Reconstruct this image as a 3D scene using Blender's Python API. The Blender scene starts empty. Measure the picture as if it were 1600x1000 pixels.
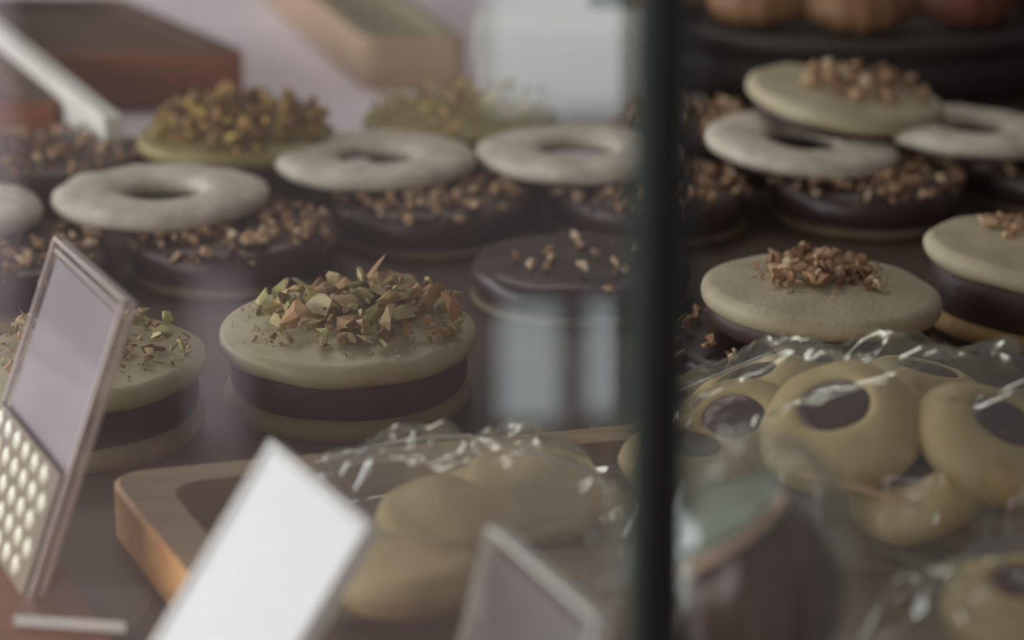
import bpy, bmesh, math, random
from mathutils import Vector, Matrix, Euler, noise

sc = bpy.context.scene
col = sc.collection
R = math.radians

# ------------------------------------------------------------------ camera
F_PX = 3600.0                      # focal length in pixels of the 1600 wide frame
PITCH = R(18.0)
CAM = Vector((0.0, -0.6835, 0.25))
cd = bpy.data.cameras.new('camera')
cam = bpy.data.objects.new('camera', cd)
col.objects.link(cam)
cam.location = CAM
cam.rotation_euler = (R(90) - PITCH, 0, 0)
cd.sensor_width = 36.0
cd.lens = F_PX / 1600.0 * 36.0
cd.clip_start = 0.01
cd.dof.use_dof = True
cd.dof.focus_distance = 0.69
cd.dof.aperture_fstop = 6.8
sc.camera = cam

# ------------------------------------------------------------------ world, lights, exposure
w = bpy.data.worlds.new('shop_air'); sc.world = w; w.use_nodes = True
bg = w.node_tree.nodes['Background']
bg.inputs[0].default_value = (0.92, 0.86, 0.88, 1)
bg.inputs[1].default_value = 0.155

def area(name, loc, target, sx, sy, power, colr):
    l = bpy.data.lights.new(name, 'AREA'); l.shape = 'RECTANGLE'; l.size = sx; l.size_y = sy
    l.energy = power; l.color = colr
    o = bpy.data.objects.new(name, l); col.objects.link(o)
    o.location = loc
    d = Vector(target) - Vector(loc)
    o.rotation_euler = d.to_track_quat('-Z', 'Y').to_euler()
    return o
area('shop_window_daylight', (-1.6, 0.25, 0.36), (0, 0.25, 0.30), 2.4, 0.6, 24.0, (0.96, 0.98, 1.0))
area('front_window_daylight', (-1.35, -1.45, 0.40), (-0.05, -0.15, 0.02), 0.8, 0.6, 8.0, (1.0, 0.95, 0.88))  # added fill for the tray side and the fronts, no known window
area('ceiling_lamp', (-0.25, 0.85, 1.0), (-0.1, 0.5, 0), 0.7, 0.25, 2.6, (1.0, 0.93, 0.84))
area('room_lamp', (-1.0, -4.4, 1.2), (-1.0, -6.4, -0.7), 1.2, 1.2, 190.0, (1.0, 0.95, 0.97))  # added to brighten the unseen wall that mirrors in the left pane

vs = sc.view_settings
vs.view_transform = 'Standard'; vs.look = 'None'; vs.gamma = 1.0; vs.use_curve_mapping = False
vs.exposure = 0.0
sc.cycles.transparent_max_bounces = 32
sc.cycles.max_bounces = 10
sc.cycles.use_denoising = True

# ------------------------------------------------------------------ pixel -> world helpers
FW = Vector((0, math.cos(PITCH), -math.sin(PITCH)))
UP = Vector((0, math.sin(PITCH), math.cos(PITCH)))
RT = Vector((1, 0, 0))
def ray(px, py):
    return FW + RT * ((px - 800) / F_PX) + UP * ((500 - py) / F_PX)
def atz(px, py, z):                # the point of that pixel on the height z
    d = ray(px, py); t = (z - CAM.z) / d.z
    return CAM + d * t
def atd(px, py, depth):            # the point of that pixel at a distance along the axis
    return CAM + ray(px, py) * depth

# ------------------------------------------------------------------ materials
def srgb(r, g, b):
    f = lambda c: ((c / 255 + 0.055) / 1.055) ** 2.4 if c > 10 else c / 255 / 12.92
    return (f(r), f(g), f(b), 1)

def new_mat(name):
    m = bpy.data.materials.new(name); m.use_nodes = True
    nt = m.node_tree
    return m, nt, nt.nodes, nt.links, nt.nodes['Principled BSDF']

def mat(name, c1, c2=None, scale=60, rough=0.6, bump=0.0, bscale=300, rnd=None, coords='Object', spec=0.4, stretch=None, sss=0.0, detail=4):
    m, nt, N, L, p = new_mat(name)
    p.inputs['Roughness'].default_value = rough
    p.inputs['Specular IOR Level'].default_value = spec
    tc = N.new('ShaderNodeTexCoord')
    src = tc.outputs[coords]
    if stretch:
        mp = N.new('ShaderNodeMapping'); mp.inputs['Scale'].default_value = stretch
        L.new(src, mp.inputs['Vector']); src = mp.outputs['Vector']
    if c2 is not None:
        n = N.new('ShaderNodeTexNoise'); n.inputs['Scale'].default_value = scale; n.inputs['Detail'].default_value = detail
        L.new(src, n.inputs['Vector'])
        r = N.new('ShaderNodeValToRGB')
        r.color_ramp.elements[0].position = 0.33; r.color_ramp.elements[1].position = 0.68
        r.color_ramp.elements[0].color = c1; r.color_ramp.elements[1].color = c2
        L.new(n.outputs['Fac'], r.inputs['Fac'])
        L.new(r.outputs['Color'], p.inputs['Base Color'])
    else:
        p.inputs['Base Color'].default_value = c1
    if rnd:                          # colours picked per piece
        if rnd[0] == 'object':
            oi = N.new('ShaderNodeObjectInfo'); val = oi.outputs['Random']
        else:
            g = N.new('ShaderNodeNewGeometry'); val = g.outputs['Random Per Island']
        r = N.new('ShaderNodeValToRGB'); r.color_ramp.interpolation = 'CONSTANT'
        cs = rnd[1]
        while len(r.color_ramp.elements) < len(cs): r.color_ramp.elements.new(0.5)
        for i, c in enumerate(cs):
            r.color_ramp.elements[i].position = i / len(cs); r.color_ramp.elements[i].color = c
        L.new(val, r.inputs['Fac']); L.new(r.outputs['Color'], p.inputs['Base Color'])
    if bump:
        n2 = N.new('ShaderNodeTexNoise'); n2.inputs['Scale'].default_value = bscale; n2.inputs['Detail'].default_value = 5
        L.new(src, n2.inputs['Vector'])
        b = N.new('ShaderNodeBump'); b.inputs['Strength'].default_value = bump; b.inputs['Distance'].default_value = 0.001
        L.new(n2.outputs['Fac'], b.inputs['Height']); L.new(b.outputs['Normal'], p.inputs['Normal'])
    if sss:
        p.inputs['Subsurface Weight'].default_value = sss
        p.inputs['Subsurface Radius'].default_value = (0.004, 0.0025, 0.0015)
        p.inputs['Subsurface Scale'].default_value = 1.0
    return m

def clear_mat(name, tint=(0.97, 0.98, 0.97, 1), gl=(1, 1, 1, 1), base=0.04, edge=0.4, rough=0.03, bump=0.0, bscale=60, film=0.0, filmc=(0.8, 0.78, 0.8, 1), power=3.0):
    m, nt, N, L, p = new_mat(name)
    N.remove(p)
    out = N['Material Output']
    tr = N.new('ShaderNodeBsdfTransparent'); tr.inputs['Color'].default_value = tint
    gs = N.new('ShaderNodeBsdfGlossy'); gs.inputs['Color'].default_value = gl; gs.inputs['Roughness'].default_value = rough
    lw = N.new('ShaderNodeLayerWeight'); lw.inputs['Blend'].default_value = 0.5
    pw = N.new('ShaderNodeMath'); pw.operation = 'POWER'; pw.inputs[1].default_value = power
    L.new(lw.outputs['Facing'], pw.inputs[0])
    ma = N.new('ShaderNodeMath'); ma.operation = 'MULTIPLY_ADD'; ma.inputs[1].default_value = edge; ma.inputs[2].default_value = base
    L.new(pw.outputs[0], ma.inputs[0])
    if bump:
        tc = N.new('ShaderNodeTexCoord'); n2 = N.new('ShaderNodeTexNoise'); n2.inputs['Scale'].default_value = bscale
        n2.inputs['Detail'].default_value = 2
        L.new(tc.outputs['Object'], n2.inputs['Vector'])
        b = N.new('ShaderNodeBump'); b.inputs['Strength'].default_value = bump; b.inputs['Distance'].default_value = 0.004
        L.new(n2.outputs['Fac'], b.inputs['Height']); L.new(b.outputs['Normal'], gs.inputs['Normal'])
        L.new(b.outputs['Normal'], lw.inputs['Normal'])
    mx = N.new('ShaderNodeMixShader')
    L.new(ma.outputs[0], mx.inputs[0]); L.new(tr.outputs[0], mx.inputs[1]); L.new(gs.outputs[0], mx.inputs[2])
    last = mx.outputs[0]
    if film:
        df = N.new('ShaderNodeBsdfDiffuse'); df.inputs['Color'].default_value = filmc
        tl = N.new('ShaderNodeBsdfTranslucent'); tl.inputs['Color'].default_value = filmc
        a2 = N.new('ShaderNodeMixShader'); a2.inputs[0].default_value = 0.5
        L.new(df.outputs[0], a2.inputs[1]); L.new(tl.outputs[0], a2.inputs[2])
        m2 = N.new('ShaderNodeMixShader'); m2.inputs[0].default_value = film
        L.new(last, m2.inputs[1]); L.new(a2.outputs[0], m2.inputs[2]); last = m2.outputs[0]
    L.new(last, out.inputs['Surface'])
    return m

M = {}
M['cream'] = mat('cream_biscuit', srgb(184, 173, 144), srgb(198, 187, 158), 90, 0.55, 0.25, 500, sss=0.1)
M['sugar'] = mat('sugared_biscuit', srgb(200, 191, 174), srgb(226, 218, 202), 140, 0.75, 0.5, 700, sss=0.1)
M['green'] = mat('pistachio_glaze', srgb(180, 174, 136), srgb(196, 188, 152), 70, 0.42, 0.3, 260, sss=0.1)
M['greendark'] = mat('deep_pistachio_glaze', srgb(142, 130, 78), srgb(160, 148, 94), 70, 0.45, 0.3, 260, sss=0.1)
M['base'] = mat('baked_base', srgb(176, 144, 92), srgb(198, 168, 112), 120, 0.7, 0.4, 500)
M['basegreen'] = mat('baked_green_base', srgb(132, 120, 86), srgb(150, 136, 98), 120, 0.7, 0.4, 500)  # colour lowered for the shade low on the cookie
M['chocbase'] = mat('dark_baked_base', srgb(112, 94, 72), srgb(130, 110, 84), 120, 0.7, 0.4, 500)  # biscuit colour darkened for shade under the cookies
M['choc'] = mat('dark_chocolate', srgb(56, 42, 42), srgb(70, 53, 51), 60, 0.38, 0.2, 200, spec=0.5)
M['cream_choc'] = mat('chocolate_cream', srgb(66, 46, 42), srgb(80, 58, 52), 90, 0.5, 0.4, 300, spec=0.4)
NUT = [srgb(182, 144, 110), srgb(214, 182, 146), srgb(152, 114, 84), srgb(226, 200, 168), srgb(196, 158, 122), srgb(136, 100, 76), srgb(206, 168, 130)]
PIS = [srgb(176, 168, 106), srgb(210, 180, 130), srgb(150, 134, 88), srgb(222, 204, 156), srgb(188, 152, 108), srgb(204, 198, 130), srgb(156, 122, 90), srgb(216, 172, 122), srgb(190, 170, 134)]
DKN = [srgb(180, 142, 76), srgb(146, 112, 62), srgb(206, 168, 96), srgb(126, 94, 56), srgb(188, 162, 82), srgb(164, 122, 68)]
M['nut'] = mat('chopped_hazelnut', NUT[0], rough=0.6, bump=0.4, bscale=600, rnd=('object', NUT))
M['nutcrumb'] = mat('hazelnut_crumb', NUT[0], rough=0.65, rnd=('island', NUT))
M['pis'] = mat('chopped_pistachio', PIS[0], rough=0.5, bump=0.4, bscale=500, rnd=('object', PIS))
M['piscrumb'] = mat('pistachio_crumb', PIS[0], rough=0.55, rnd=('island', PIS))
M['dkn'] = mat('roasted_pistachio', DKN[0], rough=0.5, bump=0.4, bscale=500, rnd=('object', DKN))
M['dkncrumb'] = mat('roasted_pistachio_crumb', DKN[0], rough=0.55, rnd=('island', DKN))
M['dough'] = mat('butter_dough', srgb(204, 180, 128), srgb(220, 198, 150), 60, 0.6, 0.3, 400, sss=0.1)
M['cake'] = mat('glazed_chocolate_cake', srgb(74, 48, 42), srgb(98, 66, 56), 50, 0.28, 0.5, 120, spec=0.5)
M['jam'] = mat('dark_jam', srgb(78, 52, 54), srgb(96, 66, 64), 120, 0.25, 0.3, 300, spec=0.6)
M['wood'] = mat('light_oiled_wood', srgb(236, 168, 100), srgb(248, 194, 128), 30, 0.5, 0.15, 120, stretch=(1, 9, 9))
M['woodtop'] = mat('worn_wood_top', srgb(150, 128, 98), srgb(170, 146, 112), 30, 0.45, 0.15, 120, stretch=(1, 9, 9))  # rim greyed in colour to imitate its reflection, side stays orange
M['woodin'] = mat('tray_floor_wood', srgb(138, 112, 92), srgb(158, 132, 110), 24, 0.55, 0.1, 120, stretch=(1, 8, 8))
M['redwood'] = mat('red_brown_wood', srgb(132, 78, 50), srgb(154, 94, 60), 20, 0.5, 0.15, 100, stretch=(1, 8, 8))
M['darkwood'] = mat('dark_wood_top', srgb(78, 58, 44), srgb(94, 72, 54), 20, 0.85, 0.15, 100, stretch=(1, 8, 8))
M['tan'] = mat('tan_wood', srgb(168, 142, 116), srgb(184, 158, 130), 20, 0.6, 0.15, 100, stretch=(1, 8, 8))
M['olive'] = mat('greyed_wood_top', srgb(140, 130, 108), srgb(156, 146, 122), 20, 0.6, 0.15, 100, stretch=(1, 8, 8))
M['carton'] = mat('white_carton', srgb(214, 214, 208), srgb(222, 222, 216), 12, 0.7, 0.05, 200)
M['liner'] = mat('white_liner', srgb(226, 216, 226), srgb(234, 226, 234), 12, 0.7, 0.05, 100)
M['shelf'] = mat('dark_shelf', srgb(74, 62, 54), srgb(88, 74, 64), 16, 0.4, 0.1, 60)
M['black'] = mat('black_laminate', srgb(54, 52, 49), srgb(60, 57, 54), 30, 0.45, 0.05, 200)
M['pastry'] = mat('browned_pastry', srgb(128, 92, 62), srgb(156, 116, 80), 40, 0.5, 0.3, 100)
M['pastryred'] = mat('dark_pastry', srgb(104, 60, 46), srgb(134, 80, 58), 40, 0.5, 0.3, 100)
M['post'] = mat('black_gasket', srgb(9, 10, 10), srgb(13, 14, 14), 40, 0.5, 0.05, 200)
M['edgeglass'] = mat('green_glass_edge', srgb(74, 92, 86), srgb(88, 106, 98), 30, 0.25)
M['card_white'] = mat('white_card', srgb(206, 214, 216), srgb(214, 222, 224), 20, 0.5)
M['card_lilac'] = mat('lilac_grey_card', srgb(146, 134, 144), srgb(166, 154, 162), 18, 0.35)
M['card_grey'] = mat('grey_card', srgb(118, 116, 114), srgb(134, 132, 128), 18, 0.4)
M['card_brown'] = mat('brown_card', srgb(126, 92, 78), srgb(140, 104, 90), 18, 0.5)
M['acr_edge'] = mat('frosted_acrylic_edge', srgb(206, 186, 178), srgb(222, 204, 196), 40, 0.22)
M['acr_edge_w'] = mat('pale_acrylic_edge', srgb(232, 234, 228), srgb(244, 244, 238), 40, 0.25)
M['acr_dark'] = mat('acrylic_groove', srgb(120, 104, 102), None, rough=0.3)
M['bead'] = mat('pearl_bead', srgb(250, 246, 226), srgb(244, 236, 208), 200, 0.15, spec=0.8)  # near-white dots carry the glitter in their colour
M['beadback'] = mat('bead_backing', srgb(120, 104, 84), srgb(140, 122, 98), 60, 0.5)
M['copper'] = mat('copper_foil', srgb(240, 196, 166), srgb(250, 214, 188), 100, 0.38, spec=0.9)  # pale copper colour imitates highlights on bag edge and cake rim
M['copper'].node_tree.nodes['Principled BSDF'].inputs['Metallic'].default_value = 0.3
M['white_film'] = mat('heat_sealed_film', srgb(226, 228, 226), srgb(240, 240, 238), 60, 0.25, spec=0.7)  # near-white colour imitates highlights along the bag edges
M['twist'] = mat('pale_green_film', srgb(176, 190, 172), srgb(196, 206, 190), 60, 0.3)
M['cello'] = clear_mat('cellophane', (0.985, 0.99, 0.985, 1), (0.95, 1.0, 0.97, 1), 0.13, 0.5, 0.12, 0.6, 16, film=0.05, filmc=(0.75, 0.85, 0.78, 1))
M['cello_thick'] = clear_mat('folded_cellophane', (0.93, 0.96, 0.94, 1), (0.95, 1.0, 0.97, 1), 0.10, 0.5, 0.12, 0.7, 60, film=0.05, filmc=(0.75, 0.85, 0.78, 1))
M['film_cap'] = mat('pale_green_wrapper', srgb(128, 140, 124), srgb(150, 160, 144), 60, 0.3)
M['acrylic'] = clear_mat('clear_acrylic', (0.96, 0.95, 0.95, 1), (1, 1, 1, 1), 0.025, 0.15, 0.03, film=0.05, filmc=(0.8, 0.78, 0.8, 1))
M['glass'] = clear_mat('case_glass', (0.985, 0.99, 0.985, 1), (1, 1, 1, 1), 0.04, 0.3, 0.0, power=5, film=0.03, filmc=(0.82, 0.76, 0.8, 1))  # diffuse film share imitates the pale reflected veil on the left pane
M['glass_right'] = clear_mat('case_glass_clean', (0.97, 0.975, 0.97, 1), (1, 1, 1, 1), 0.02, 0.3, 0.0, power=5)
M['plaster'] = mat('lilac_plaster', srgb(196, 184, 192), srgb(206, 194, 200), 3, 0.9)
M['shopwood'] = mat('shop_dark_panel', srgb(58, 48, 42), srgb(72, 60, 52), 4, 0.6, stretch=(1, 6, 1))
M['shopfloor'] = mat('shop_floor_tile', srgb(120, 104, 96), srgb(140, 122, 112), 5, 0.5)
M['frame'] = mat('door_frame', srgb(60, 56, 52), srgb(70, 66, 60), 6, 0.5)
def emit(name, c, s):
    m, nt, N, L, p = new_mat(name)
    p.inputs['Base Color'].default_value = (0, 0, 0, 1)
    p.inputs['Emission Color'].default_value = c; p.inputs['Emission Strength'].default_value = s
    return m
M['daylight'] = emit('daylight_pane', (0.86, 0.97, 1.0, 1), 2.8)

# ------------------------------------------------------------------ object helpers
def link(name, me, m, parent=None):
    o = bpy.data.objects.new(name, me); col.objects.link(o)
    if m is not None and len(me.materials) == 0: me.materials.append(m)
    if parent is not None: o.parent = parent
    return o
def thing(name, label, cat, loc=(0, 0, 0), rot=(0, 0, 0), group=None):
    o = bpy.data.objects.new(name, None); col.objects.link(o)
    o.empty_display_size = 0.01
    o.location = loc; o.rotation_euler = rot
    return tag(o, label, cat, group)
def tag(o, label, cat, group=None):
    o['label'] = label; o['category'] = cat
    if group: o['group'] = group
    return o
def struct(o, label=None):
    o['kind'] = 'structure'
    if label: o['label'] = label
    return o
def to_mesh(bm, smooth=True, name='mesh'):
    me = bpy.data.meshes.new(name)
    bmesh.ops.recalc_face_normals(bm, faces=bm.faces)
    bm.to_mesh(me); bm.free()
    if smooth:
        for p in me.polygons: p.use_smooth = True
    return me
def box_mesh(x0, x1, y0, y1, z0, z1, bev=0.0, seg=2, smooth=False):
    bm = bmesh.new()
    bmesh.ops.create_cube(bm, size=1)
    for v in bm.verts:
        v.co = Vector(((x0 + x1) / 2 + v.co.x * (x1 - x0), (y0 + y1) / 2 + v.co.y * (y1 - y0), (z0 + z1) / 2 + v.co.z * (z1 - z0)))
    if bev:
        bmesh.ops.bevel(bm, geom=list(bm.edges), offset=bev, segments=seg, affect='EDGES', profile=0.5)
    return to_mesh(bm, smooth)
def lathe(profile, seg=56, closed_loop=False, amp=0.0, freq=60, seed=0, wob=0.0):
    """profile: (r, z) points; open profiles start and end on the axis"""
    bm = bmesh.new(); rings = []
    off = Vector((seed * 3.17, seed * 1.31, seed * 2.77))
    for (r, z) in profile:
        if r < 1e-6:
            rings.append([bm.verts.new((0, 0, z))])
        else:
            ring = []
            for i in range(seg):
                a = 2 * math.pi * i / seg
                k = 1 + wob * noise.noise(Vector((math.cos(a) * 1.3, math.sin(a) * 1.3, 0)) + off)
                co = Vector((r * k * math.cos(a), r * k * math.sin(a), z))
                if amp:
                    d = co.normalized() if co.length > 0 else Vector((0, 0, 1))
                    co += (d * 0.5 + Vector((0, 0, 0.8))) * amp * noise.noise(co * freq + off)
                ring.append(bm.verts.new(co))
            rings.append(ring)
    n = len(rings)
    for j in range(n if closed_loop else n - 1):
        A, B = rings[j], rings[(j + 1) % n]
        for i in range(seg):
            i2 = (i + 1) % seg
            if len(A) == 1 and len(B) == 1: continue
            if len(A) == 1: bm.faces.new((A[0], B[i], B[i2]))
            elif len(B) == 1: bm.faces.new((A[i], A[i2], B[0]))
            else: bm.faces.new((A[i], A[i2], B[i2], B[i]))
    return to_mesh(bm)
def disc_profile(r, z0, z1, dome=0.0, rim=None, n=8):
    rim = rim or (z1 - z0) * 0.5
    zm = (z0 + z1) / 2; hh = (z1 - z0) / 2
    pr = [(0, z0), (r * 0.5, z0)]
    for i in range(n + 1):
        a = -math.pi / 2 + math.pi * i / n
        pr.append((r - rim + rim * math.cos(a), zm + hh * math.sin(a)))
    for t in (0.85, 0.7, 0.5, 0.3, 0.15):
        rr = (r - rim) * t
        pr.append((rr, z1 + dome * (1 - t * t)))
    pr.append((0, z1 + dome))
    return pr
def ring_profile(r0, r1, z0, z1, n=18):
    pts = []
    cx, cz = (r0 + r1) / 2, (z0 + z1) / 2; a, b = (r1 - r0) / 2, (z1 - z0) / 2
    for i in range(n):
        t = 2 * math.pi * i / n
        c, s = math.cos(t), math.sin(t)
        e = 2 / 2.8
        pts.append((cx + a * math.copysign(abs(c) ** e, c), cz + b * math.copysign(abs(s) ** e, s)))
    return pts
rng = random.Random(7)
def chunk_bm(bm, size, rg, mtx=None, pts=9, flat=1.0):
    vs_ = []
    for i in range(pts):
        v = Vector((rg.gauss(0, 1), rg.gauss(0, 1), rg.gauss(0, 1))).normalized() * rg.uniform(0.75, 1.05)
        v.z *= flat
        v *= size * 0.5
        vs_.append(bm.verts.new(mtx @ v if mtx is not None else v))
    r = bmesh.ops.convex_hull(bm, input=vs_)
    bad = list({g for g in r['geom_interior'] + r['geom_unused'] if isinstance(g, bmesh.types.BMVert)})
    if bad: bmesh.ops.delete(bm, geom=bad, context='VERTS')
def chunk_mesh(rg, pts, flat):
    bm = bmesh.new(); chunk_bm(bm, 1.0, rg, None, pts, flat)
    return to_mesh(bm, smooth=False, name='chunk')
CH = {}
def chunk_set(key):
    if key not in CH:
        rg = random.Random(hash(key) % 1000 if not isinstance(key, str) else sum(map(ord, key)))
        CH[key] = [chunk_mesh(rg, rg.choice((9, 11, 13) if key == 'pis' else (11, 14, 18)), rg.uniform(0.55, 0.9)) for _ in range(7)]
        for m_ in CH[key]: m_.materials.append(M[key])
    return CH[key]

def scatter(root, kind, n, crumbs, surf, region, size, seed, pile=0.0, piece='nut_piece', crumb='nut_crumbs'):
    """pieces lying on a cookie: each its own part, the dust of crumbs one part"""
    rg = random.Random(seed)
    done = 0; tries = 0
    while done < n and tries < n * 40:
        tries += 1
        x, y = rg.uniform(-1, 1), rg.uniform(-1, 1)
        dens = region(x, y)
        if x * x + y * y > 0.97 or rg.random() > dens: continue
        s = size[0] + (size[1] - size[0]) * rg.random() ** (2.0 if kind == 'pis' else 1.0)
        o = link(piece, rg.choice(chunk_set(kind)), None, root)
        lift = pile * dens * rg.random()
        o.location = (x * surf[0], y * surf[0], surf[1](math.hypot(x, y)) + s * 0.28 + lift)
        o.rotation_euler = (rg.uniform(0, 6.28), rg.uniform(-0.6, 0.6), rg.uniform(0, 6.28))
        o.scale = (s * rg.uniform(0.8, 1.35), s * rg.uniform(0.7, 1.1), s * (rg.uniform(0.35, 0.8) if kind == 'pis' else rg.uniform(0.7, 1.0)))
        done += 1
    if crumbs:
        bm = bmesh.new(); done = 0; tries = 0
        while done < crumbs and tries < crumbs * 40:
            tries += 1
            x, y = rg.uniform(-1, 1), rg.uniform(-1, 1)
            dens = region(x * 0.92, y * 0.92)
            if x * x + y * y > 0.97 or rg.random() > dens ** 0.7: continue
            s = rg.uniform(0.0008, 0.0021)
            mt = Matrix.Translation((x * surf[0], y * surf[0], surf[1](math.hypot(x, y)) + s * 0.3 + pile * dens * 0.6 * rg.random())) @ Euler((rg.random() * 6, rg.random() * 6, 0)).to_matrix().to_4x4()
            chunk_bm(bm, s, rg, mt, 7, 0.8); done += 1
        o = link(crumb, to_mesh(bm, False), M[kind + 'crumb'], root)
        o['kind'] = 'stuff'

# ------------------------------------------------------------------ setting: shelf, case, shop behind the camera
sh = tag(link('display_shelf', box_mesh(-0.75, 0.75, -0.40, 1.02, -0.025, 0.0, 0.002), M['shelf']),
    'dark brown display shelf under all the cookies and trays', 'shelf')
struct(link('wall_back', box_mesh(-0.75, 0.75, 1.0, 1.02, 0.0, 0.42), M['shopwood']))
struct(link('wall_right', box_mesh(0.75, 0.765, -0.36, 1.02, -0.025, 0.42), M['shopwood']))
struct(link('floor', box_mesh(-2.6, 2.6, -6.5, 1.2, -1.1, -1.05), M['shopfloor']))
cabinet = tag(link('case_plinth', box_mesh(-0.74, 0.74, -0.34, 1.0, -1.05, -0.025), M['shopwood']),
    'dark panelled plinth carrying the display shelf', 'plinth')
struct(link('wall_front', box_mesh(-2.6, 2.6, -6.5, -6.4, -1.05, 1.9), M['plaster']))
# glazed shop door behind the camera: its panes mirror in the case glass
TILT = R(5)
PY = -0.343
GL_Z0, GL_Z1 = 0.0005, 0.42
def on_glass(x, z):     # a point of the tilted glass plane
    return Vector((x, PY + (z - 0.14) * math.tan(TILT), z))
def mirror_hit(px, py, ywall=-6.39):
    d = ray(px, py).normalized()
    n = Vector((0, -math.cos(TILT), math.sin(TILT)))
    p0 = on_glass(0, 0.14)
    t = (p0 - CAM).dot(n) / d.dot(n)
    h = CAM + d * t
    r = d - 2 * d.dot(n) * n
    k = (ywall - h.y) / r.y
    return h + r * k
def wall_panel(name, px0, px1, py0, py1, m, th=0.03, y=-6.39, parent=None):
    a = mirror_hit(px0, py1, y); b = mirror_hit(px1, py0, y)
    x0, x1 = sorted((a.x, b.x)); z0, z1 = sorted((a.z, b.z))
    return link(name, box_mesh(x0, x1, y - th, y + th, max(z0, -1.049), z1), m, parent)
door = struct(wall_panel('door_1', 740, 1075, -260, 700, M['frame'], 0.035))
wall_panel('pane', 782, 874, 475, 650, M['daylight'], 0.04, parent=door)
wall_panel('pane', 915, 962, 470, 640, M['daylight'], 0.04, parent=door)
wall_panel('pane', 765, 978, -140, 172, M['daylight'], 0.04, parent=door)  # upper pane enlarged so its reflection brightens the carton
struct(wall_panel('wall_panel_right', 1078, 2400, -1200, 900, M['shopwood'], 0.045))  # unseen dark panel, added to keep reflections out of the right pane
struct(wall_panel('trim_1', 395, 735, -900, 900, M['shopwood'], 0.045))  # unseen dark panels, added to confine the pale wall's reflection to streaks
struct(wall_panel('trim_2', 50, 265, -900, 900, M['shopwood'], 0.045))
struct(wall_panel('trim_3', 262, 398, -900, 400, M['shopwood'], 0.050))

# ------------------------------------------------------------------ glass front: two panes and the dark joint between them
PX_POST = 0.0232
def slab_on_glass(name, x0, x1, th, m, parent=None, bev=0.0, y_off=0.0):
    me = box_mesh(x0, x1, -th / 2 + y_off, th / 2 + y_off, GL_Z0 - 0.14, GL_Z1 - 0.14, bev)
    o = link(name, me, m, parent)
    if parent is None:
        o.location = (0, PY, 0.14); o.rotation_euler = (-TILT, 0, 0)
    return o
gp = slab_on_glass('window_1', -0.75, PX_POST - 0.0033, 0.004, M['glass'])
struct(gp, 'clear glass pane left of the dark post, veiled with pale reflections')
slab_on_glass('ground_edge', PX_POST - 0.0052, PX_POST - 0.0034, 0.0042, M['edgeglass'], gp)
gq = slab_on_glass('window_2', PX_POST + 0.0033, 0.75, 0.004, M['glass_right'])
struct(gq, 'clear glass pane right of the dark post, nearly free of reflections')
slab_on_glass('ground_edge', PX_POST + 0.0034, PX_POST + 0.0044, 0.0042, M['edgeglass'], gq)
po = slab_on_glass('glass_joint_post', PX_POST - 0.0031, PX_POST + 0.0031, 0.009, M['post'], bev=0.0008)
tag(po, 'slim black upright post joining the two glass panes', 'post')

# ------------------------------------------------------------------ wooden trays
def rounded_poly(corners, rad, n=6):
    out = []; k = len(corners)
    for i in range(k):
        p, a, b = Vector(corners[i]), Vector(corners[i - 1]), Vector(corners[(i + 1) % k])
        da, db = (a - p).normalized(), (b - p).normalized()
        p0, p1 = p + da * rad, p + db * rad
        for j in range(n + 1):
            t = j / n
            out.append(p0 * (1 - t) ** 2 + p * 2 * t * (1 - t) + p1 * t * t)
    return out
def inset(corners, d):
    k = len(corners); out = []
    for i in range(k):
        p, a, b = Vector(corners[i]), Vector(corners[i - 1]), Vector(corners[(i + 1) % k])
        da, db = (a - p).normalized(), (b - p).normalized()
        s = abs(da.x * db.y - da.y * db.x)
        out.append(p + (da + db) * (d / s))
    return out
def ring_band(bm, A, za, B, zb):
    va = [bm.verts.new((p.x, p.y, za)) for p in A]; vb = [bm.verts.new((p.x, p.y, zb)) for p in B]
    for i in range(len(A)):
        j = (i + 1) % len(A)
        bm.faces.new((va[i], va[j], vb[j], vb[i]))
def make_tray(name, label, corners, h, rim, floor_z, ms, z0=0.0, rad=0.012, cat='tray'):
    c = sum((Vector(p) for p in corners), Vector((0, 0))) / len(corners)
    cs = [Vector(p) - c for p in corners]
    root = thing(name, label, cat, (c.x, c.y, z0))
    O = rounded_poly(cs, rad); I = rounded_poly(inset(cs, rim), rad * 1.1)
    e = 0.0012
    O2 = rounded_poly(inset(cs, e), rad * 0.95)
    bm = bmesh.new()
    ring_band(bm, O2, 0.0, O, e); ring_band(bm, O, e, O, h - e); ring_band(bm, O, h - e, O2, h)
    bm.faces.new([bm.verts.new((p.x, p.y, 0.0)) for p in O2])
    bmesh.ops.remove_doubles(bm, verts=bm.verts, dist=1e-6)
    link('side_wall', to_mesh(bm, False), ms[0], root)
    bm = bmesh.new(); ring_band(bm, O2, h, I, h); ring_band(bm, I, h, I, floor_z)
    bmesh.ops.remove_doubles(bm, verts=bm.verts, dist=1e-6)
    link('rim', to_mesh(bm, False), ms[1], root)
    bm = bmesh.new(); bm.faces.new([bm.verts.new((p.x, p.y, floor_z)) for p in I])
    link('tray_floor', to_mesh(bm, False), ms[2], root)
    return root
h = 0.0165
c0 = atz(163, 737, h); cA = atz(289, 898, h); cB = atz(950, 664, h)
dl = (cA - c0).xy.normalized(); db = (cB - c0).xy.normalized()
P0 = c0.xy
corners = [P0, P0 + dl * 0.205, P0 + dl * 0.205 + db * 0.40, P0 + db * 0.40]
corners = [corners[0], corners[1], corners[2], corners[3]]
make_tray('wooden_tray', 'light wooden tray with a raised rim holding the bagged cookies', corners, h, 0.0125, 0.005, (M['wood'], M['woodtop'], M['woodin']))
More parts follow.
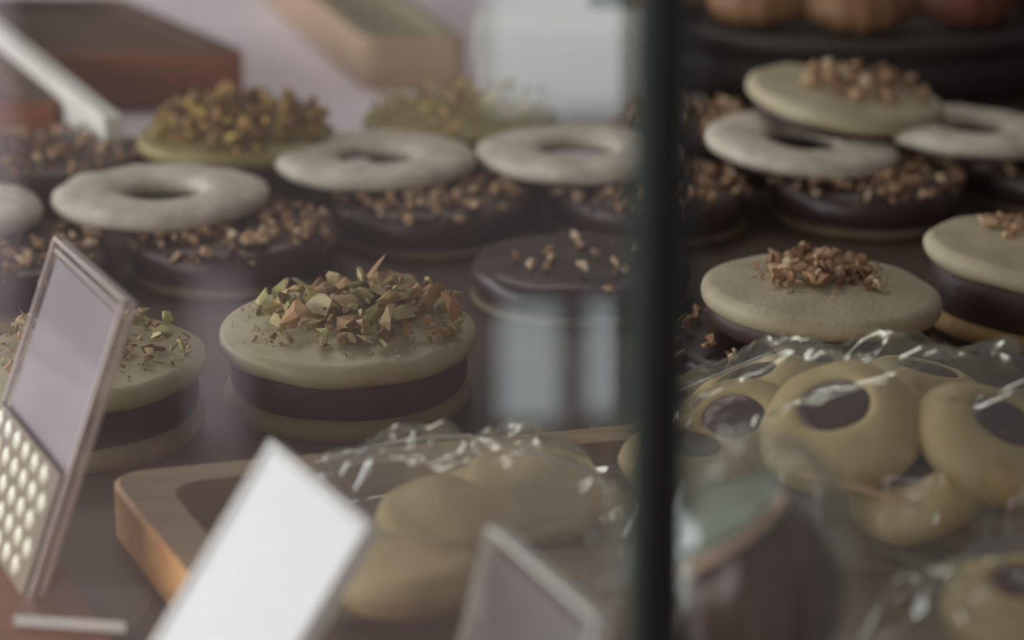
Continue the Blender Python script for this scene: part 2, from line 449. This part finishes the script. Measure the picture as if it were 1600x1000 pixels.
# plank lying in front of the tray, lower left
pk = atz(205, 1005, 0.004)
b_ = link('wooden_board', box_mesh(-0.10, 0.0, -0.06, 0.06, 0.0, 0.006, 0.001), M['redwood'])
b_.location = (P0.x + 0.012, P0.y - 0.075, 0); b_.rotation_euler = (0, 0, math.atan2(-dl.x, -dl.y) * -1)
tag(b_, 'thin brown wooden board under the foot of the lilac price tag', 'board')

# trays behind the cookies
A_ = atz(388, 78, 0.03).xy; ua = Vector((math.cos(R(4)), math.sin(R(4)))); va = Vector((-math.sin(R(30)), math.cos(R(30))))
Ra, Rb = atz(197, 200, 0.034).xy, atz(-40, 12, 0.034).xy          # pale divider rail between the two brown trays
rd = (Rb - Ra).normalized(); rn = Vector((rd.y, -rd.x))
def on_rail(y, off): return Ra + rd * ((y - Ra.y) / rd.y) + rn * off
f0 = on_rail(A_.y - 0.012, 0.007)
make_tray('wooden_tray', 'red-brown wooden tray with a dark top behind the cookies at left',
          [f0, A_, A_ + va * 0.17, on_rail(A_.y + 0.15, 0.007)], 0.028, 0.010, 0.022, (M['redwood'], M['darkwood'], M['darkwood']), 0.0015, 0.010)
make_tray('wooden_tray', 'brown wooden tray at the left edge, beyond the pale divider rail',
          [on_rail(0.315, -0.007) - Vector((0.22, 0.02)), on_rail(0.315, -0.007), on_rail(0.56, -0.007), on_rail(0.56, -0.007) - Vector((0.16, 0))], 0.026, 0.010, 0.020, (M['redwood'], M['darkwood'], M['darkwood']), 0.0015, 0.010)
rl = link('divider_rail', box_mesh(-0.0042, 0.0042, 0.020, 0.36, 0.0, 0.0335, 0.0008), M['acr_edge_w'])
rl.location = (Ra.x, Ra.y, 0.0013); rl.rotation_euler = (0, 0, math.atan2(rd.y, rd.x) - math.pi / 2)
tag(rl, 'slim pale divider rail slanting between two brown trays, upper left', 'divider')
B_ = atz(568, 138, 0.002).xy; ub = Vector((math.cos(R(2)), math.sin(R(2)))); vb = Vector((-math.sin(R(17)), math.cos(R(17))))
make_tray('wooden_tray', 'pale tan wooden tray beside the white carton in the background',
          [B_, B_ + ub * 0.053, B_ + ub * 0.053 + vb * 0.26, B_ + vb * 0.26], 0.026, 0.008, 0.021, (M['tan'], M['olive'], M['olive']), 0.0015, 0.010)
C_ = atz(742, 190, 0.002)
cart = thing('carton', 'plain white carton behind the cookies, left of the dark post', 'carton', (C_.x + 0.044, C_.y + 0.030, 0.0015))
link('body', box_mesh(-0.042, 0.042, -0.028, 0.028, 0, 0.040, 0.0015), M['carton'], cart)
link('lid', box_mesh(-0.044, 0.044, -0.030, 0.030, 0.031, 0.0435, 0.0015), M['carton'], cart)
tag(link('paper_liner', box_mesh(-0.74, 0.095, 0.30, 0.99, 0.0002, 0.0012), M['liner']),
    'white paper liner on the shelf under the background trays', 'paper')

# ------------------------------------------------------------------ cookies
def cookie_root(name, label, px, py, ztop, tilt=(0, 0), rz=0.0, group=None, thick=0.024, cat='cookie'):
    c = atz(px, py, ztop)
    o = thing(name, label, cat, (c.x, c.y, ztop - thick), (R(tilt[0]), R(tilt[1]), rz), group)
    return o
def nuts_all(x, y): return max(0.0, 1 - (x * x + y * y) ** 3 * 0.45)
def nuts_center(x, y): return max(0.0, 1 - ((x + 0.08) ** 2 * 2.4 + (y - 0.12) ** 2 * 2.0)) ** 0.8

def choc_cookie(label, px, py, z=0.018, r=0.0405, n=125, crumbs=240, seed=1, group='chocolate cookies with chopped nuts', region=None, size=(0.0033, 0.0070)):
    root = cookie_root('chocolate_nut_cookie', label, px, py, z, group=group, thick=z, rz=seed)
    link('bottom_biscuit', lathe(disc_profile(r * 0.985, 0.0, 0.0036), amp=0.0004, seed=seed, wob=0.02), M['chocbase'], root)
    link('chocolate_coating', lathe(disc_profile(r * 0.985, 0.0030, z - 0.001, 0.001, rim=0.005), amp=0.0012, freq=70, seed=seed + 9, wob=0.03), M['choc'], root)
    if n:
        scatter(root, 'nut', n, crumbs, (r * 1.0, lambda q: z - 0.0004 - 0.0055 * (max(0, q - 0.80) / 0.2) ** 1.5), region or nuts_all, size, seed, pile=0.002)
    return root
def ring_cookie(label, px, py, z=0.0285, r=0.0410, seed=1, tilt=(0, 0), hole=0.37):
    root = cookie_root('ring_cookie', label, px, py, z, tilt, group='sugared ring cookies', thick=0.0095, rz=seed)
    link('ring_biscuit', lathe(ring_profile(r * hole, r, 0.0012, 0.0095), 64, True, 0.0011, 80, seed, 0.03), M['sugar'], root)
    link('chocolate_layer', lathe(ring_profile(r * 0.55, r * 0.9, 0.0, 0.0028), 48, True, 0.0003, 80, seed + 3), M['cream_choc'], root)
    return root
def sandwich(label, px, py, z=0.0255, r=0.0415, seed=1, tilt=(0, 0), top='cream', basem='base', lift=0.0, group=None, dome=0.0015, base=True):
    t = z - lift
    root = cookie_root('sandwich_cookie', label, px, py, z, tilt, group=group, thick=t)
    if base: link('bottom_biscuit', lathe(disc_profile(r * 0.97, 0.0, 0.0075), amp=0.0007, seed=seed, wob=0.02), M[basem], root)
    link('chocolate_filling', lathe(disc_profile(r * 0.93, 0.0068 if base else 0.0, t - 0.0072, rim=0.002), amp=0.0012, seed=seed + 5, wob=0.03), M['cream_choc'], root)
    link('top_biscuit', lathe(disc_profile(r, t - 0.0082, t - 0.0005, dome), amp=0.0009, freq=60, seed=seed + 8, wob=0.03), M[top], root)
    return root, t

# middle row of chocolate cookies, each under the front edge of a ring cookie
choc_cookie('chocolate nut cookie at the left edge of the photo, behind the lilac tag', 5, 385, seed=11)
choc_cookie('chocolate nut cookie below the leftmost whole ring cookie', 366, 350, seed=12, n=165, crumbs=260)
choc_cookie('chocolate nut cookie behind the large pistachio cookie, below the middle ring cookie', 672, 296, seed=13, n=165, crumbs=260)
choc_cookie('chocolate nut cookie half hidden behind the dark post', 1014, 282, seed=14, n=150)
choc_cookie('chocolate nut cookie below the ring cookie right of the dark post', 1358, 268, seed=16, n=165, crumbs=260)
choc_cookie('chocolate nut cookie at the right edge of the photo', 1650, 240, seed=17)
# ring cookies resting on them
ring_cookie('ring cookie cut by the left edge of the photo', -112, 318, seed=21)
ring_cookie('leftmost whole ring cookie, above a nut-covered chocolate cookie', 251, 290, seed=22)
ring_cookie('middle one of the three ring cookies left of the dark post', 586, 235, seed=23)
ring_cookie('ring cookie with nuts in its hole, touching the dark post', 905, 224, seed=24, r=0.042)
ring_cookie('tilted ring cookie just right of the dark post', 1252, 210, 0.0300, seed=25, tilt=(2, 5), r=0.0405)
ring_cookie('ring cookie cut by the right edge of the photo', 1516, 190, 0.031, seed=26, tilt=(2, 3), r=0.0405)

# front row
def reg_a2(x, y): return 0.06 + max(0.0, 1 - ((x - 0.14) ** 2 * 0.85 + (y - 0.02) ** 2 * 1.2)) ** 0.6
def reg_back(x, y): return max(0.0, 1 - ((x - 0.10) ** 2 * 0.8 + y ** 2 * 0.8)) ** 0.4
r_, t = sandwich('large pale green cookie heaped with chopped pistachios', 543, 500, 0.0265, 0.0405, 31, top='green', basem='basegreen', dome=0.003, tilt=(2, 0))
scatter(r_, 'pis', 240, 280, (0.037, lambda q: t + 0.001 - 0.002 * q * q), reg_a2, (0.0032, 0.0125), 31, pile=0.008, piece='pistachio_piece', crumb='pistachio_crumbs')
r_, t = sandwich('pale green pistachio cookie half hidden behind the lilac tag', 108, 546, 0.0265, 0.0410, 32, top='green', basem='basegreen', dome=0.003)
scatter(r_, 'pis', 130, 160, (0.037, lambda q: t + 0.001 - 0.002 * q * q), reg_a2, (0.003, 0.008), 32, pile=0.005, piece='pistachio_piece', crumb='pistachio_crumbs')
choc_cookie('dark chocolate cookie under the cream cookie beside the dark post', 1240, 520, 0.0125, 0.043, seed=33, n=60, crumbs=60, region=lambda x, y: 1.0 if x * x + y * y > 0.5 else 0.0)
r_, t = sandwich('cream cookie topped with chopped nuts, behind the bag of thumbprint cookies', 1282, 443, 0.0300, 0.0395, 34, tilt=(0, 2.5), lift=0.0160, dome=0.0015, base=False)
scatter(r_, 'nut', 105, 90, (0.036, lambda q: t + 0.0008 - 0.001 * q * q), lambda x, y: max(0.0, 1 - ((x - 0.02) ** 2 * 2.5 + (y - 0.16) ** 2 * 2.0)) ** 0.8, (0.0036, 0.0074), 34, pile=0.004)
r_, t = sandwich('cream nut-topped cookie with thick chocolate filling at the right edge', 1622, 380, 0.0300, 0.0405, 35, tilt=(0, 4), dome=0.0015)
scatter(r_, 'nut', 55, 40, (0.036, lambda q: t + 0.0008 - 0.001 * q * q), lambda x, y: max(0.0, 1 - ((x - 0.0) ** 2 * 2.2 + (y - 0.3) ** 2 * 3.4)), (0.003, 0.0062), 35, pile=0.001)
choc_cookie('dark chocolate cookie behind the pale window reflections left of the post', 905, 400, 0.0155, 0.040, seed=36, n=16, crumbs=20)

# back row
choc_cookie('chocolate nut cookie in the back row at the far left', 70, 232, 0.024, 0.042, seed=41, n=90)
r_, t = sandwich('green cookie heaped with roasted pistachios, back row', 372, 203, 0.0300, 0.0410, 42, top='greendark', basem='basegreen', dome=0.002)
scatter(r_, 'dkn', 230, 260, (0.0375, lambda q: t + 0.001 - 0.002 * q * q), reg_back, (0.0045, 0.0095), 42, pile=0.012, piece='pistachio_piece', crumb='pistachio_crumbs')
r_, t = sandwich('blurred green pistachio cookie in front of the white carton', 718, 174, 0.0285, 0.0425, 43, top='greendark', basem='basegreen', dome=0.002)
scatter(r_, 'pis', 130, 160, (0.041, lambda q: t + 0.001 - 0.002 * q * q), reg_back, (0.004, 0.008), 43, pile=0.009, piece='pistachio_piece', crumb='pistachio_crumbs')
choc_cookie('chocolate nut cookie in the back row beside the dark post', 1075, 182, 0.024, 0.036, seed=44, n=100)
choc_cookie('chocolate cookie propping up the cream cookie of the back row', 1330, 168, 0.0262, 0.036, seed=45, n=0)
r_, t = sandwich('cream nut-topped cookie at the very back, in front of the black stand', 1318, 138, 0.0420, 0.0420, 46, tilt=(3, 7), lift=0.0300, dome=0.002, base=False)
scatter(r_, 'nut', 85, 80, (0.037, lambda q: t + 0.0008 - 0.001 * q * q), lambda x, y: max(0.0, 1 - ((x - 0.2) ** 2 * 1.6 + (y - 0.15) ** 2 * 1.6)), (0.004, 0.0085), 46, pile=0.006)

# ------------------------------------------------------------------ black stand with pastries
ST = 0.035
st = atz(1372, 68, ST)
sx, sy = st.x, st.y + 0.135
std = thing('cake_stand', 'round black cake stand in the dark background at upper right', 'stand', (sx, sy, 0))
link('drum', lathe([(0, 0), (0.128, 0), (0.128, ST - 0.008), (0, ST - 0.008)], 72), M['black'], std)
link('top_plate', lathe(disc_profile(0.135, ST - 0.008, ST, rim=0.003), 72), M['black'], std)
def pastry(label, dx, dy, rz, m, s=1.0):
    bm = bmesh.new(); segs = 15; ringn = 14; rings = []
    for i in range(segs + 1):
        t = i / segs * 2 - 1
        rad = 0.019 * s * max(0.06, (1 - abs(t) ** 2.2)) ** 0.7 * (1 + 0.10 * math.cos(t * 16))
        cx = t * 0.042 * s; cy = 0.016 * s * t * t
        rings.append([bm.verts.new((cx, cy + rad * math.cos(a), 0.0165 * s + rad * 0.87 * math.sin(a))) for a in [2 * math.pi * k / ringn for k in range(ringn)]])
    for i in range(segs):
        for k in range(ringn):
            bm.faces.new((rings[i][k], rings[i][(k + 1) % ringn], rings[i + 1][(k + 1) % ringn], rings[i + 1][k]))
    bm.faces.new(rings[0]); bm.faces.new(rings[-1])
    o = link('croissant', to_mesh(bm), M[m])
    o.location = (sx + dx, sy + dy, ST); o.rotation_euler = (0, 0, rz)
    return tag(o, label, 'pastry', 'pastries on the black stand')
for lab, ang, mm in (('browned crescent pastry at the left end of the black stand', 205, 'pastry'), ('browned crescent pastry second from the left on the black stand', 238, 'pastry'),
                     ('golden crescent pastry at the front middle of the black stand', 268, 'pastry'), ('dark crescent pastry right of the golden one on the black stand', 300, 'pastryred'),
                     ('dark crescent pastry at the right end of the black stand', 333, 'pastryred')):
    pastry(lab, 0.110 * math.cos(R(ang)), 0.110 * math.sin(R(ang)), R(ang + 90), mm, 0.72)
pastry('browned crescent pastry in the middle of the black stand', -0.02, -0.04, 0.2, 'pastry', 1.0)
pastry('dark crescent pastry in the middle of the black stand, at right', 0.055, -0.03, -0.3, 'pastryred', 0.9)

# ------------------------------------------------------------------ price tags
def price_tag(label, P1, P2, lean, length, card, th=0.004, edge='acr_edge', margin=0.0035, foot=True, name='price_tag', groove=True):
    """P1, P2: ends of the top edge; the face looks left and up, leaning back by lean degrees"""
    u = (P2 - P1); wdt = u.length; u.normalize()
    nh = Vector((u.y, -u.x, 0))                       # horizontal, the way the face looks
    up = (Vector((0, 0, 1)) * math.cos(R(lean)) - nh * math.sin(R(lean)))
    n = u.cross(up)
    if n.dot(nh) < 0: n = -n
    base = (P1 + P2) / 2 - up * length
    mt = Matrix((u, -n, up)).transposed().to_4x4()    # local x = width, -y = face, z = up the card
    mt.translation = base
    root = thing(name, label, 'price tag'); root.matrix_world = mt
    hw = wdt / 2
    link('card', box_mesh(-hw + margin, hw - margin, -0.0006, 0.0006, margin, length - margin * 1.4), M[card], root)
    link('front_sheet', box_mesh(-hw + 0.0008, hw - 0.0008, -th / 2, -th / 2 + 0.001, 0.0008, length - 0.0008), M['acrylic'], root)
    link('back_sheet', box_mesh(-hw + 0.0008, hw - 0.0008, th / 2 - 0.001, th / 2, 0.0008, length - 0.0008), M['acrylic'], root)
    e = 0.0009
    for nm, dims in (('top_edge', (-hw, hw, length - e, length)), ('side_edge', (-hw, -hw + e, 0, length)), ('side_edge', (hw - e, hw, 0, length))):
        for k in ((-th / 2, -th * 0.12), (th * 0.12, th / 2)) if groove else ((-th / 2, th / 2),):
            link(nm, box_mesh(dims[0], dims[1], k[0], k[1], dims[2], dims[3], 0.0003), M[edge], root)
    if groove:
        link('inner_line', box_mesh(-hw + margin * 0.62, hw - margin * 0.62, -0.0014, -0.0009, length - margin * 1.05, length - margin * 0.8), M[edge], root)
        link('inner_line', box_mesh(hw - margin * 0.85, hw - margin * 0.62, -0.0014, -0.0009, 0.002, length - margin * 0.8), M[edge], root)
    return root, u, n, up, base, wdt
k = 0.93
Q1 = CAM + (atz(95, 371, 0.067) - CAM) * k; Q2 = CAM + (atz(205, 471, 0.067) - CAM) * k
T1, u, n, up, base, wd = price_tag('lilac-grey price tag with a beaded lower part at the left', Q1, Q2, 21, Q1.z / math.cos(R(21)) - 0.0005, 'card_lilac', th=0.0042)
# raised white dots imitating bright glitter on the lower part
L1 = Q1.z / math.cos(R(21))
bp = link('beaded_panel', box_mesh(-wd / 2 + 0.0012, wd / 2 - 0.0025, -0.0028, -0.0021, 0.004, L1 * 0.44), M['beadback'], T1)
bmx = bmesh.new(); bmesh.ops.create_uvsphere(bmx, u_segments=10, v_segments=7, radius=1)
dot_me = to_mesh(bmx); dot_me.materials.append(M['bead'])
for j in range(6):
    for i in range(6):
        x = -wd / 2 + 0.006 + (i + 0.5 * (j % 2)) * (wd - 0.010) / 6
        z = L1 * 0.44 - 0.0035 - j * 0.0062
        if z < 0.006: continue
        b = link('bead', dot_me, None, bp)
        b.location = (x, -0.0028, z); b.scale = (0.0030, 0.0012, 0.0028)
        b.rotation_euler = (0, 0.25, 0)
# clear easel foot
def foot_mesh(w_, d_, th_):
    c = rounded_poly([(-w_ / 2, -d_ / 2), (w_ / 2, -d_ / 2), (w_ / 2, d_ / 2), (-w_ / 2, d_ / 2)], 0.005, 5)
    bm = bmesh.new(); lo = [bm.verts.new((p.x, p.y, 0)) for p in c]; hi = [bm.verts.new((p.x, p.y, th_)) for p in c]
    bm.faces.new(lo[::-1]); bm.faces.new(hi)
    for i in range(len(c)): bm.faces.new((lo[i], lo[(i + 1) % len(c)], hi[(i + 1) % len(c)], hi[i]))
    return to_mesh(bm, False)
ft = link('foot', foot_mesh(0.030, 0.020, 0.0025), M['acrylic'], T1)
fc = atz(132, 945, 0.008)
ft.matrix_world = Matrix.Translation((fc.x, fc.y, 0.0065)) @ Matrix.Rotation(R(-8), 4, 'Z')
ft.matrix_parent_inverse = Matrix.Identity(4)
ft.matrix_basis = T1.matrix_world.inverted() @ (Matrix.Translation((fc.x, fc.y, 0.0065)) @ Matrix.Rotation(R(-8), 4, 'Z'))
fe = link('foot_edge', box_mesh(-0.014, 0.014, -0.0115, -0.0100, 0.0, 0.0028, 0.0005), M['acr_edge_w'], ft)

Q1, Q2 = atz(432, 690, 0.063), atz(588, 822, 0.063)
price_tag('bright white price tag standing against the wooden tray', Q1, Q2, 35, Q1.z / math.cos(R(35)) - 0.0005, 'card_white', th=0.0042, edge='acr_edge_w', margin=0.0016, groove=False)
Q1, Q2 = atz(776, 822, 0.060), atz(945, 968, 0.060)
price_tag('dull grey price tag with a thick pale top edge, beside the dark post', Q1, Q2, 15, (Q1.z - 0.0055) / math.cos(R(15)) - 0.0005, 'card_grey', th=0.0045, edge='acr_edge_w', margin=0.0030, groove=False)

# ------------------------------------------------------------------ thumbprint cookies
def thumb_mesh(r, hgt, seed):
    pr = [(0, 0), (r * 0.6, 0.0), (r * 0.9, hgt * 0.12), (r, hgt * 0.36), (r * 0.97, hgt * 0.58), (r * 0.87, hgt * 0.78), (r * 0.70, hgt * 0.92), (r * 0.55, hgt * 0.98), (r * 0.47, hgt * 0.985), (r * 0.42, hgt * 0.95), (r * 0.38, hgt * 0.88), (0, hgt * 0.86)]
    return lathe(pr, 40, False, 0.0010, 70, seed, 0.05)
def jam_mesh(r, hgt, seed):
    return lathe([(0, hgt * 0.84), (r * 0.40, hgt * 0.86), (r * 0.44, hgt * 0.96), (r * 0.38, hgt * 0.985), (r * 0.2, hgt * 0.97), (0, hgt * 0.98)], 28, False, 0.0004, 120, seed)
def thumb(label, px, py, depth, face, r=0.0205, hgt=0.0155, seed=1, group='bagged thumbprint cookies', plain=False):
    c = atd(px, py, depth)
    root = thing('butter_cookie' if plain else 'thumbprint_cookie', label, 'cookie', group=group)
    q = Vector(face).normalized().to_track_quat('Z', 'Y')
    root.rotation_euler = q.to_euler(); root.location = c - (q @ Vector((0, 0, hgt * 0.55)))
    if plain:
        link('dough', lathe(disc_profile(r, 0, hgt * 0.8, hgt * 0.25, rim=hgt * 0.38), 40, False, 0.0012, 80, seed, 0.06), M['dough'], root)
        link('browned_base', lathe(disc_profile(r * 0.94, -0.0008, 0.0022), 40, False, 0.0003, 80, seed), M['base'], root)
        return root
    link('dough', thumb_mesh(r, hgt, seed), M['dough'], root)
    link('jam_centre', jam_mesh(r, hgt, seed), M['jam'], root)
    return root
thumb('thumbprint cookie lying on top in the right bag, dark jam eye facing out', 1312, 662, 0.605, (-0.26, -0.38, 0.88), 0.0222, 0.0165, seed=51)
thumb('thumbprint cookie at the back left of the right bag', 1178, 618, 0.655, (-0.35, 0.1, 0.9), 0.0220, seed=52)
thumb('thumbprint cookie with a sideways jam eye at the left of the right bag', 1150, 672, 0.632, (-0.2, -0.35, 0.9), 0.0200, 0.013, seed=53)
thumb('thumbprint cookie at the front of the right bag, leaning under the top one', 1440, 742, 0.605, (-0.45, -0.25, 0.75), 0.0210, seed=54)
thumb('thumbprint cookie cut by the right edge of the photo', 1556, 688, 0.600, (0.35, -0.25, 0.9), 0.0225, seed=55)
thumb('thumbprint cookie at the back of the right bag', 1440, 610, 0.660, (0.2, 0.1, 0.95), 0.0210, seed=56)
thumb('thumbprint cookie low at the left of the right bag beside the post', 1075, 718, 0.620, (0.1, -0.1, 1), 0.0190, 0.012, seed=57)
G2 = 'cookies in the middle bag'
thumb('pale butter cookie on top in the bag behind the white tag', 706, 808, 0.578, (0.1, -0.15, 1), 0.0190, 0.014, 61, G2, True)
thumb('pale butter cookie at the bottom of the bag behind the white tag', 632, 880, 0.562, (-0.05, 0.0, 1), 0.0190, 0.012, 62, G2, True)
thumb('pale butter cookie at the back right of the bag behind the white tag', 838, 758, 0.620, (0.15, -0.3, 1), 0.0190, 0.014, 63, G2, True)
thumb('butter cookie leaning at the back of the bag behind the white tag', 730, 768, 0.632, (-0.1, 0.0, 1), 0.0180, 0.012, 64, G2, True)

# ------------------------------------------------------------------ cellophane bags
def bag_mesh(w_, d_, h_, seed, nx=60, ny=44, crumple=0.16, low=0.12, frill=0.12, ey=3.0, py=0.55):
    bm = bmesh.new(); off = Vector((seed * 5.1, seed * 2.3, seed))
    def pt(a, b, top):
        x, y = a * w_ / 2, b * d_ / 2
        ia, ib = min(1, abs(a) / (1 - frill)), min(1, abs(b) / (1 - frill * 0.6))
        body = max(0, 1 - ia ** 3.2) ** 0.55 * (max(0, 1 - ib ** ey) ** py if b > 0 else max(0, 1 - ib ** 3.6) ** 0.5)
        p = Vector((a * 2.2, b * 1.8, 0)) + off
        rid = 1 - 2 * abs(noise.noise(p * 1.5)); rid2 = 1 - 2 * abs(noise.noise(p * 3.7 + Vector((7, 3, 1))))
        z = h_ * body * (1 + crumple * (rid - 0.5) + crumple * 0.22 * (rid2 - 0.5))
        wav = 0.0022 * noise.noise(p * 3.0)
        pinch = 1 + 0.05 * noise.noise(p * 2.0 + Vector((3, 9, 2)))
        if top: return Vector((x * pinch, y * pinch, low * h_ + z * (1 - low) + wav))
        return Vector((x * pinch, y * pinch, low * h_ - low * h_ * min(1, body * 1.6) + (wav if body < 0.2 else 0)))
    for top in (True, False):
        g = [[bm.verts.new(pt(-1 + 2 * i / nx, -1 + 2 * j / ny, top)) for j in range(ny + 1)] for i in range(nx + 1)]
        for i in range(nx):
            for j in range(ny):
                bm.faces.new((g[i][j], g[i + 1][j], g[i + 1][j + 1], g[i][j + 1]))
    return to_mesh(bm, True)
def strip(name, pts, width, th, m, parent, n=8):
    """thin oval bead of film or foil through world points"""
    bm = bmesh.new(); prev = None
    inv = parent.matrix_world.inverted() if parent is not None else Matrix.Identity(4)
    for i, p in enumerate(pts):
        a = pts[max(0, i - 1)]; b = pts[min(len(pts) - 1, i + 1)]
        d = (b - a).normalized(); s = d.cross(Vector((0, 0.5, 1)).normalized()).normalized(); t_ = s.cross(d)
        tp = 0.35 if i in (0, len(pts) - 1) else 1.0
        ring = [bm.verts.new(inv @ (p + s * (math.cos(6.2832 * q / n) * width / 2 * tp) + t_ * (math.sin(6.2832 * q / n) * th / 2 * tp))) for q in range(n)]
        if prev:
            for q in range(n): bm.faces.new((prev[q], prev[(q + 1) % n], ring[(q + 1) % n], ring[q]))
        else: bm.faces.new(ring[::-1])
        prev = ring
    bm.faces.new(prev)
    return link(name, to_mesh(bm, True), m, parent)
def place_bag(label, loc, rz, w_, d_, h_, seed, **kw):
    root = thing('cellophane_bag', label, 'bag', loc, (0, 0, rz), 'clear cellophane bags')
    root.matrix_world = Matrix.Translation(loc) @ Matrix.Rotation(rz, 4, 'Z')
    link('film', bag_mesh(w_, d_, h_, seed, **kw), M['cello'], root)
    return root
FL = 0.0052
g_ = atz(1372, 722, 0.02)
bagR = place_bag('clear cellophane bag holding the thumbprint cookies at right', (g_.x, g_.y, FL), R(-3), 0.156, 0.100, 0.0470, 3, ey=2.0, py=0.8, crumple=0.22)
strip('seal_edge', [atd(1238 + 52 * i, 738 + 11.5 * i + 0.6 * i * i, 0.560 - 0.001 * i) for i in range(5)], 0.0016, 0.0012, M['copper'], bagR)  # copper-toned strip painting the highlight on the bag's lower edge
strip('seal_edge', [atd(1060 + 42 * i, 611 - 17.5 * i, 0.655 + 0.001 * i) for i in range(5)], 0.0010, 0.0008, M['white_film'], bagR)  # white strip painting the highlight along the bag's ridge
g_ = atz(715, 792, 0.02)
bagM = place_bag('clear crumpled cellophane bag of butter cookies behind the white tag', (g_.x, g_.y, FL), R(14), 0.098, 0.076, 0.034, 5, ey=2.0, py=0.8, crumple=0.22)
strip('seal_edge', [atd(492 + 60 * i, 722 - 34 * math.sin(i / 7 * math.pi) - 2 * i + (9 * max(0, i - 4)), 0.615) for i in range(8)], 0.0012, 0.0009, M['white_film'], bagM)  # white strip painting the bright line on the bag's top rim

# dark chocolate cakes in a bag, lower right
cc = atd(1148, 905, 0.475)
ck = thing('chocolate_cake', 'dark glossy chocolate cake with a copper rim in the lower bag', 'cake')
q = Vector((-0.50, 0.10, 0.86)).to_track_quat('Z', 'Y')
ck.matrix_world = Matrix.Translation(cc) @ q.to_matrix().to_4x4()
link('body', lathe(disc_profile(0.0205, -0.020, 0.0125, 0.001, rim=0.009), 48, False, 0.0016, 90, 71, 0.04), M['cake'], ck)
link('film_cap', lathe(disc_profile(0.0185, 0.0136, 0.0142, 0.0025, rim=0.0003), 48, False, 0.0016, 110, 72), M['film_cap'], ck)
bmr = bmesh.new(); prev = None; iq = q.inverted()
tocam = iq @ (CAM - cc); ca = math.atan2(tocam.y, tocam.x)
for k_ in range(25):                                   # copper-toned strip painting the highlight along the near half of the rim
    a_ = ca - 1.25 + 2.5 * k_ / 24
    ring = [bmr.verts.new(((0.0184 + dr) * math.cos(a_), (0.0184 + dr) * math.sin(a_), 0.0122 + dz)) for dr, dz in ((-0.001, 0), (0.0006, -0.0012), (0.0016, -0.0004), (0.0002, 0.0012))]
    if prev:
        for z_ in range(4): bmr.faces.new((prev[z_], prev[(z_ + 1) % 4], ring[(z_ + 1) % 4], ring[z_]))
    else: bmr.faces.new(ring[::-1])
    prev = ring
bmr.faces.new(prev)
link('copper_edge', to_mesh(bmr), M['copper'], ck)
bg_ = place_bag('clear cellophane bag around the dark chocolate cake, beside the post', (cc.x + 0.002, cc.y + 0.004, FL), R(20), 0.068, 0.062, 0.074, 8, crumple=0.10)
# twisted bag tail, lower right
tl = atd(1330, 850, 0.50)
tb = place_bag('clear cellophane bag with a long twisted tail at the lower right corner', tuple(Vector((atd(1560, 960, 0.5).x, atd(1560, 960, 0.5).y, FL))), R(-12), 0.076, 0.052, 0.038, 9)
strip('twisted_tail', [atd(1322 + 50 * i, 842 + 15 * i, 0.505) for i in range(7)], 0.0030, 0.0012, M['cello_thick'], tb)
strip('twisted_tail', [atd(1335 + 50 * i, 872 + 19 * i, 0.500) for i in range(7)], 0.0026, 0.0012, M['cello_thick'], tb)
thumb('pale yellow cookie in the twisted bag at the lower right corner', 1600, 945, 0.50, (0, -0.1, 1), 0.018, 0.014, 65, 'cookies in the twisted bag')
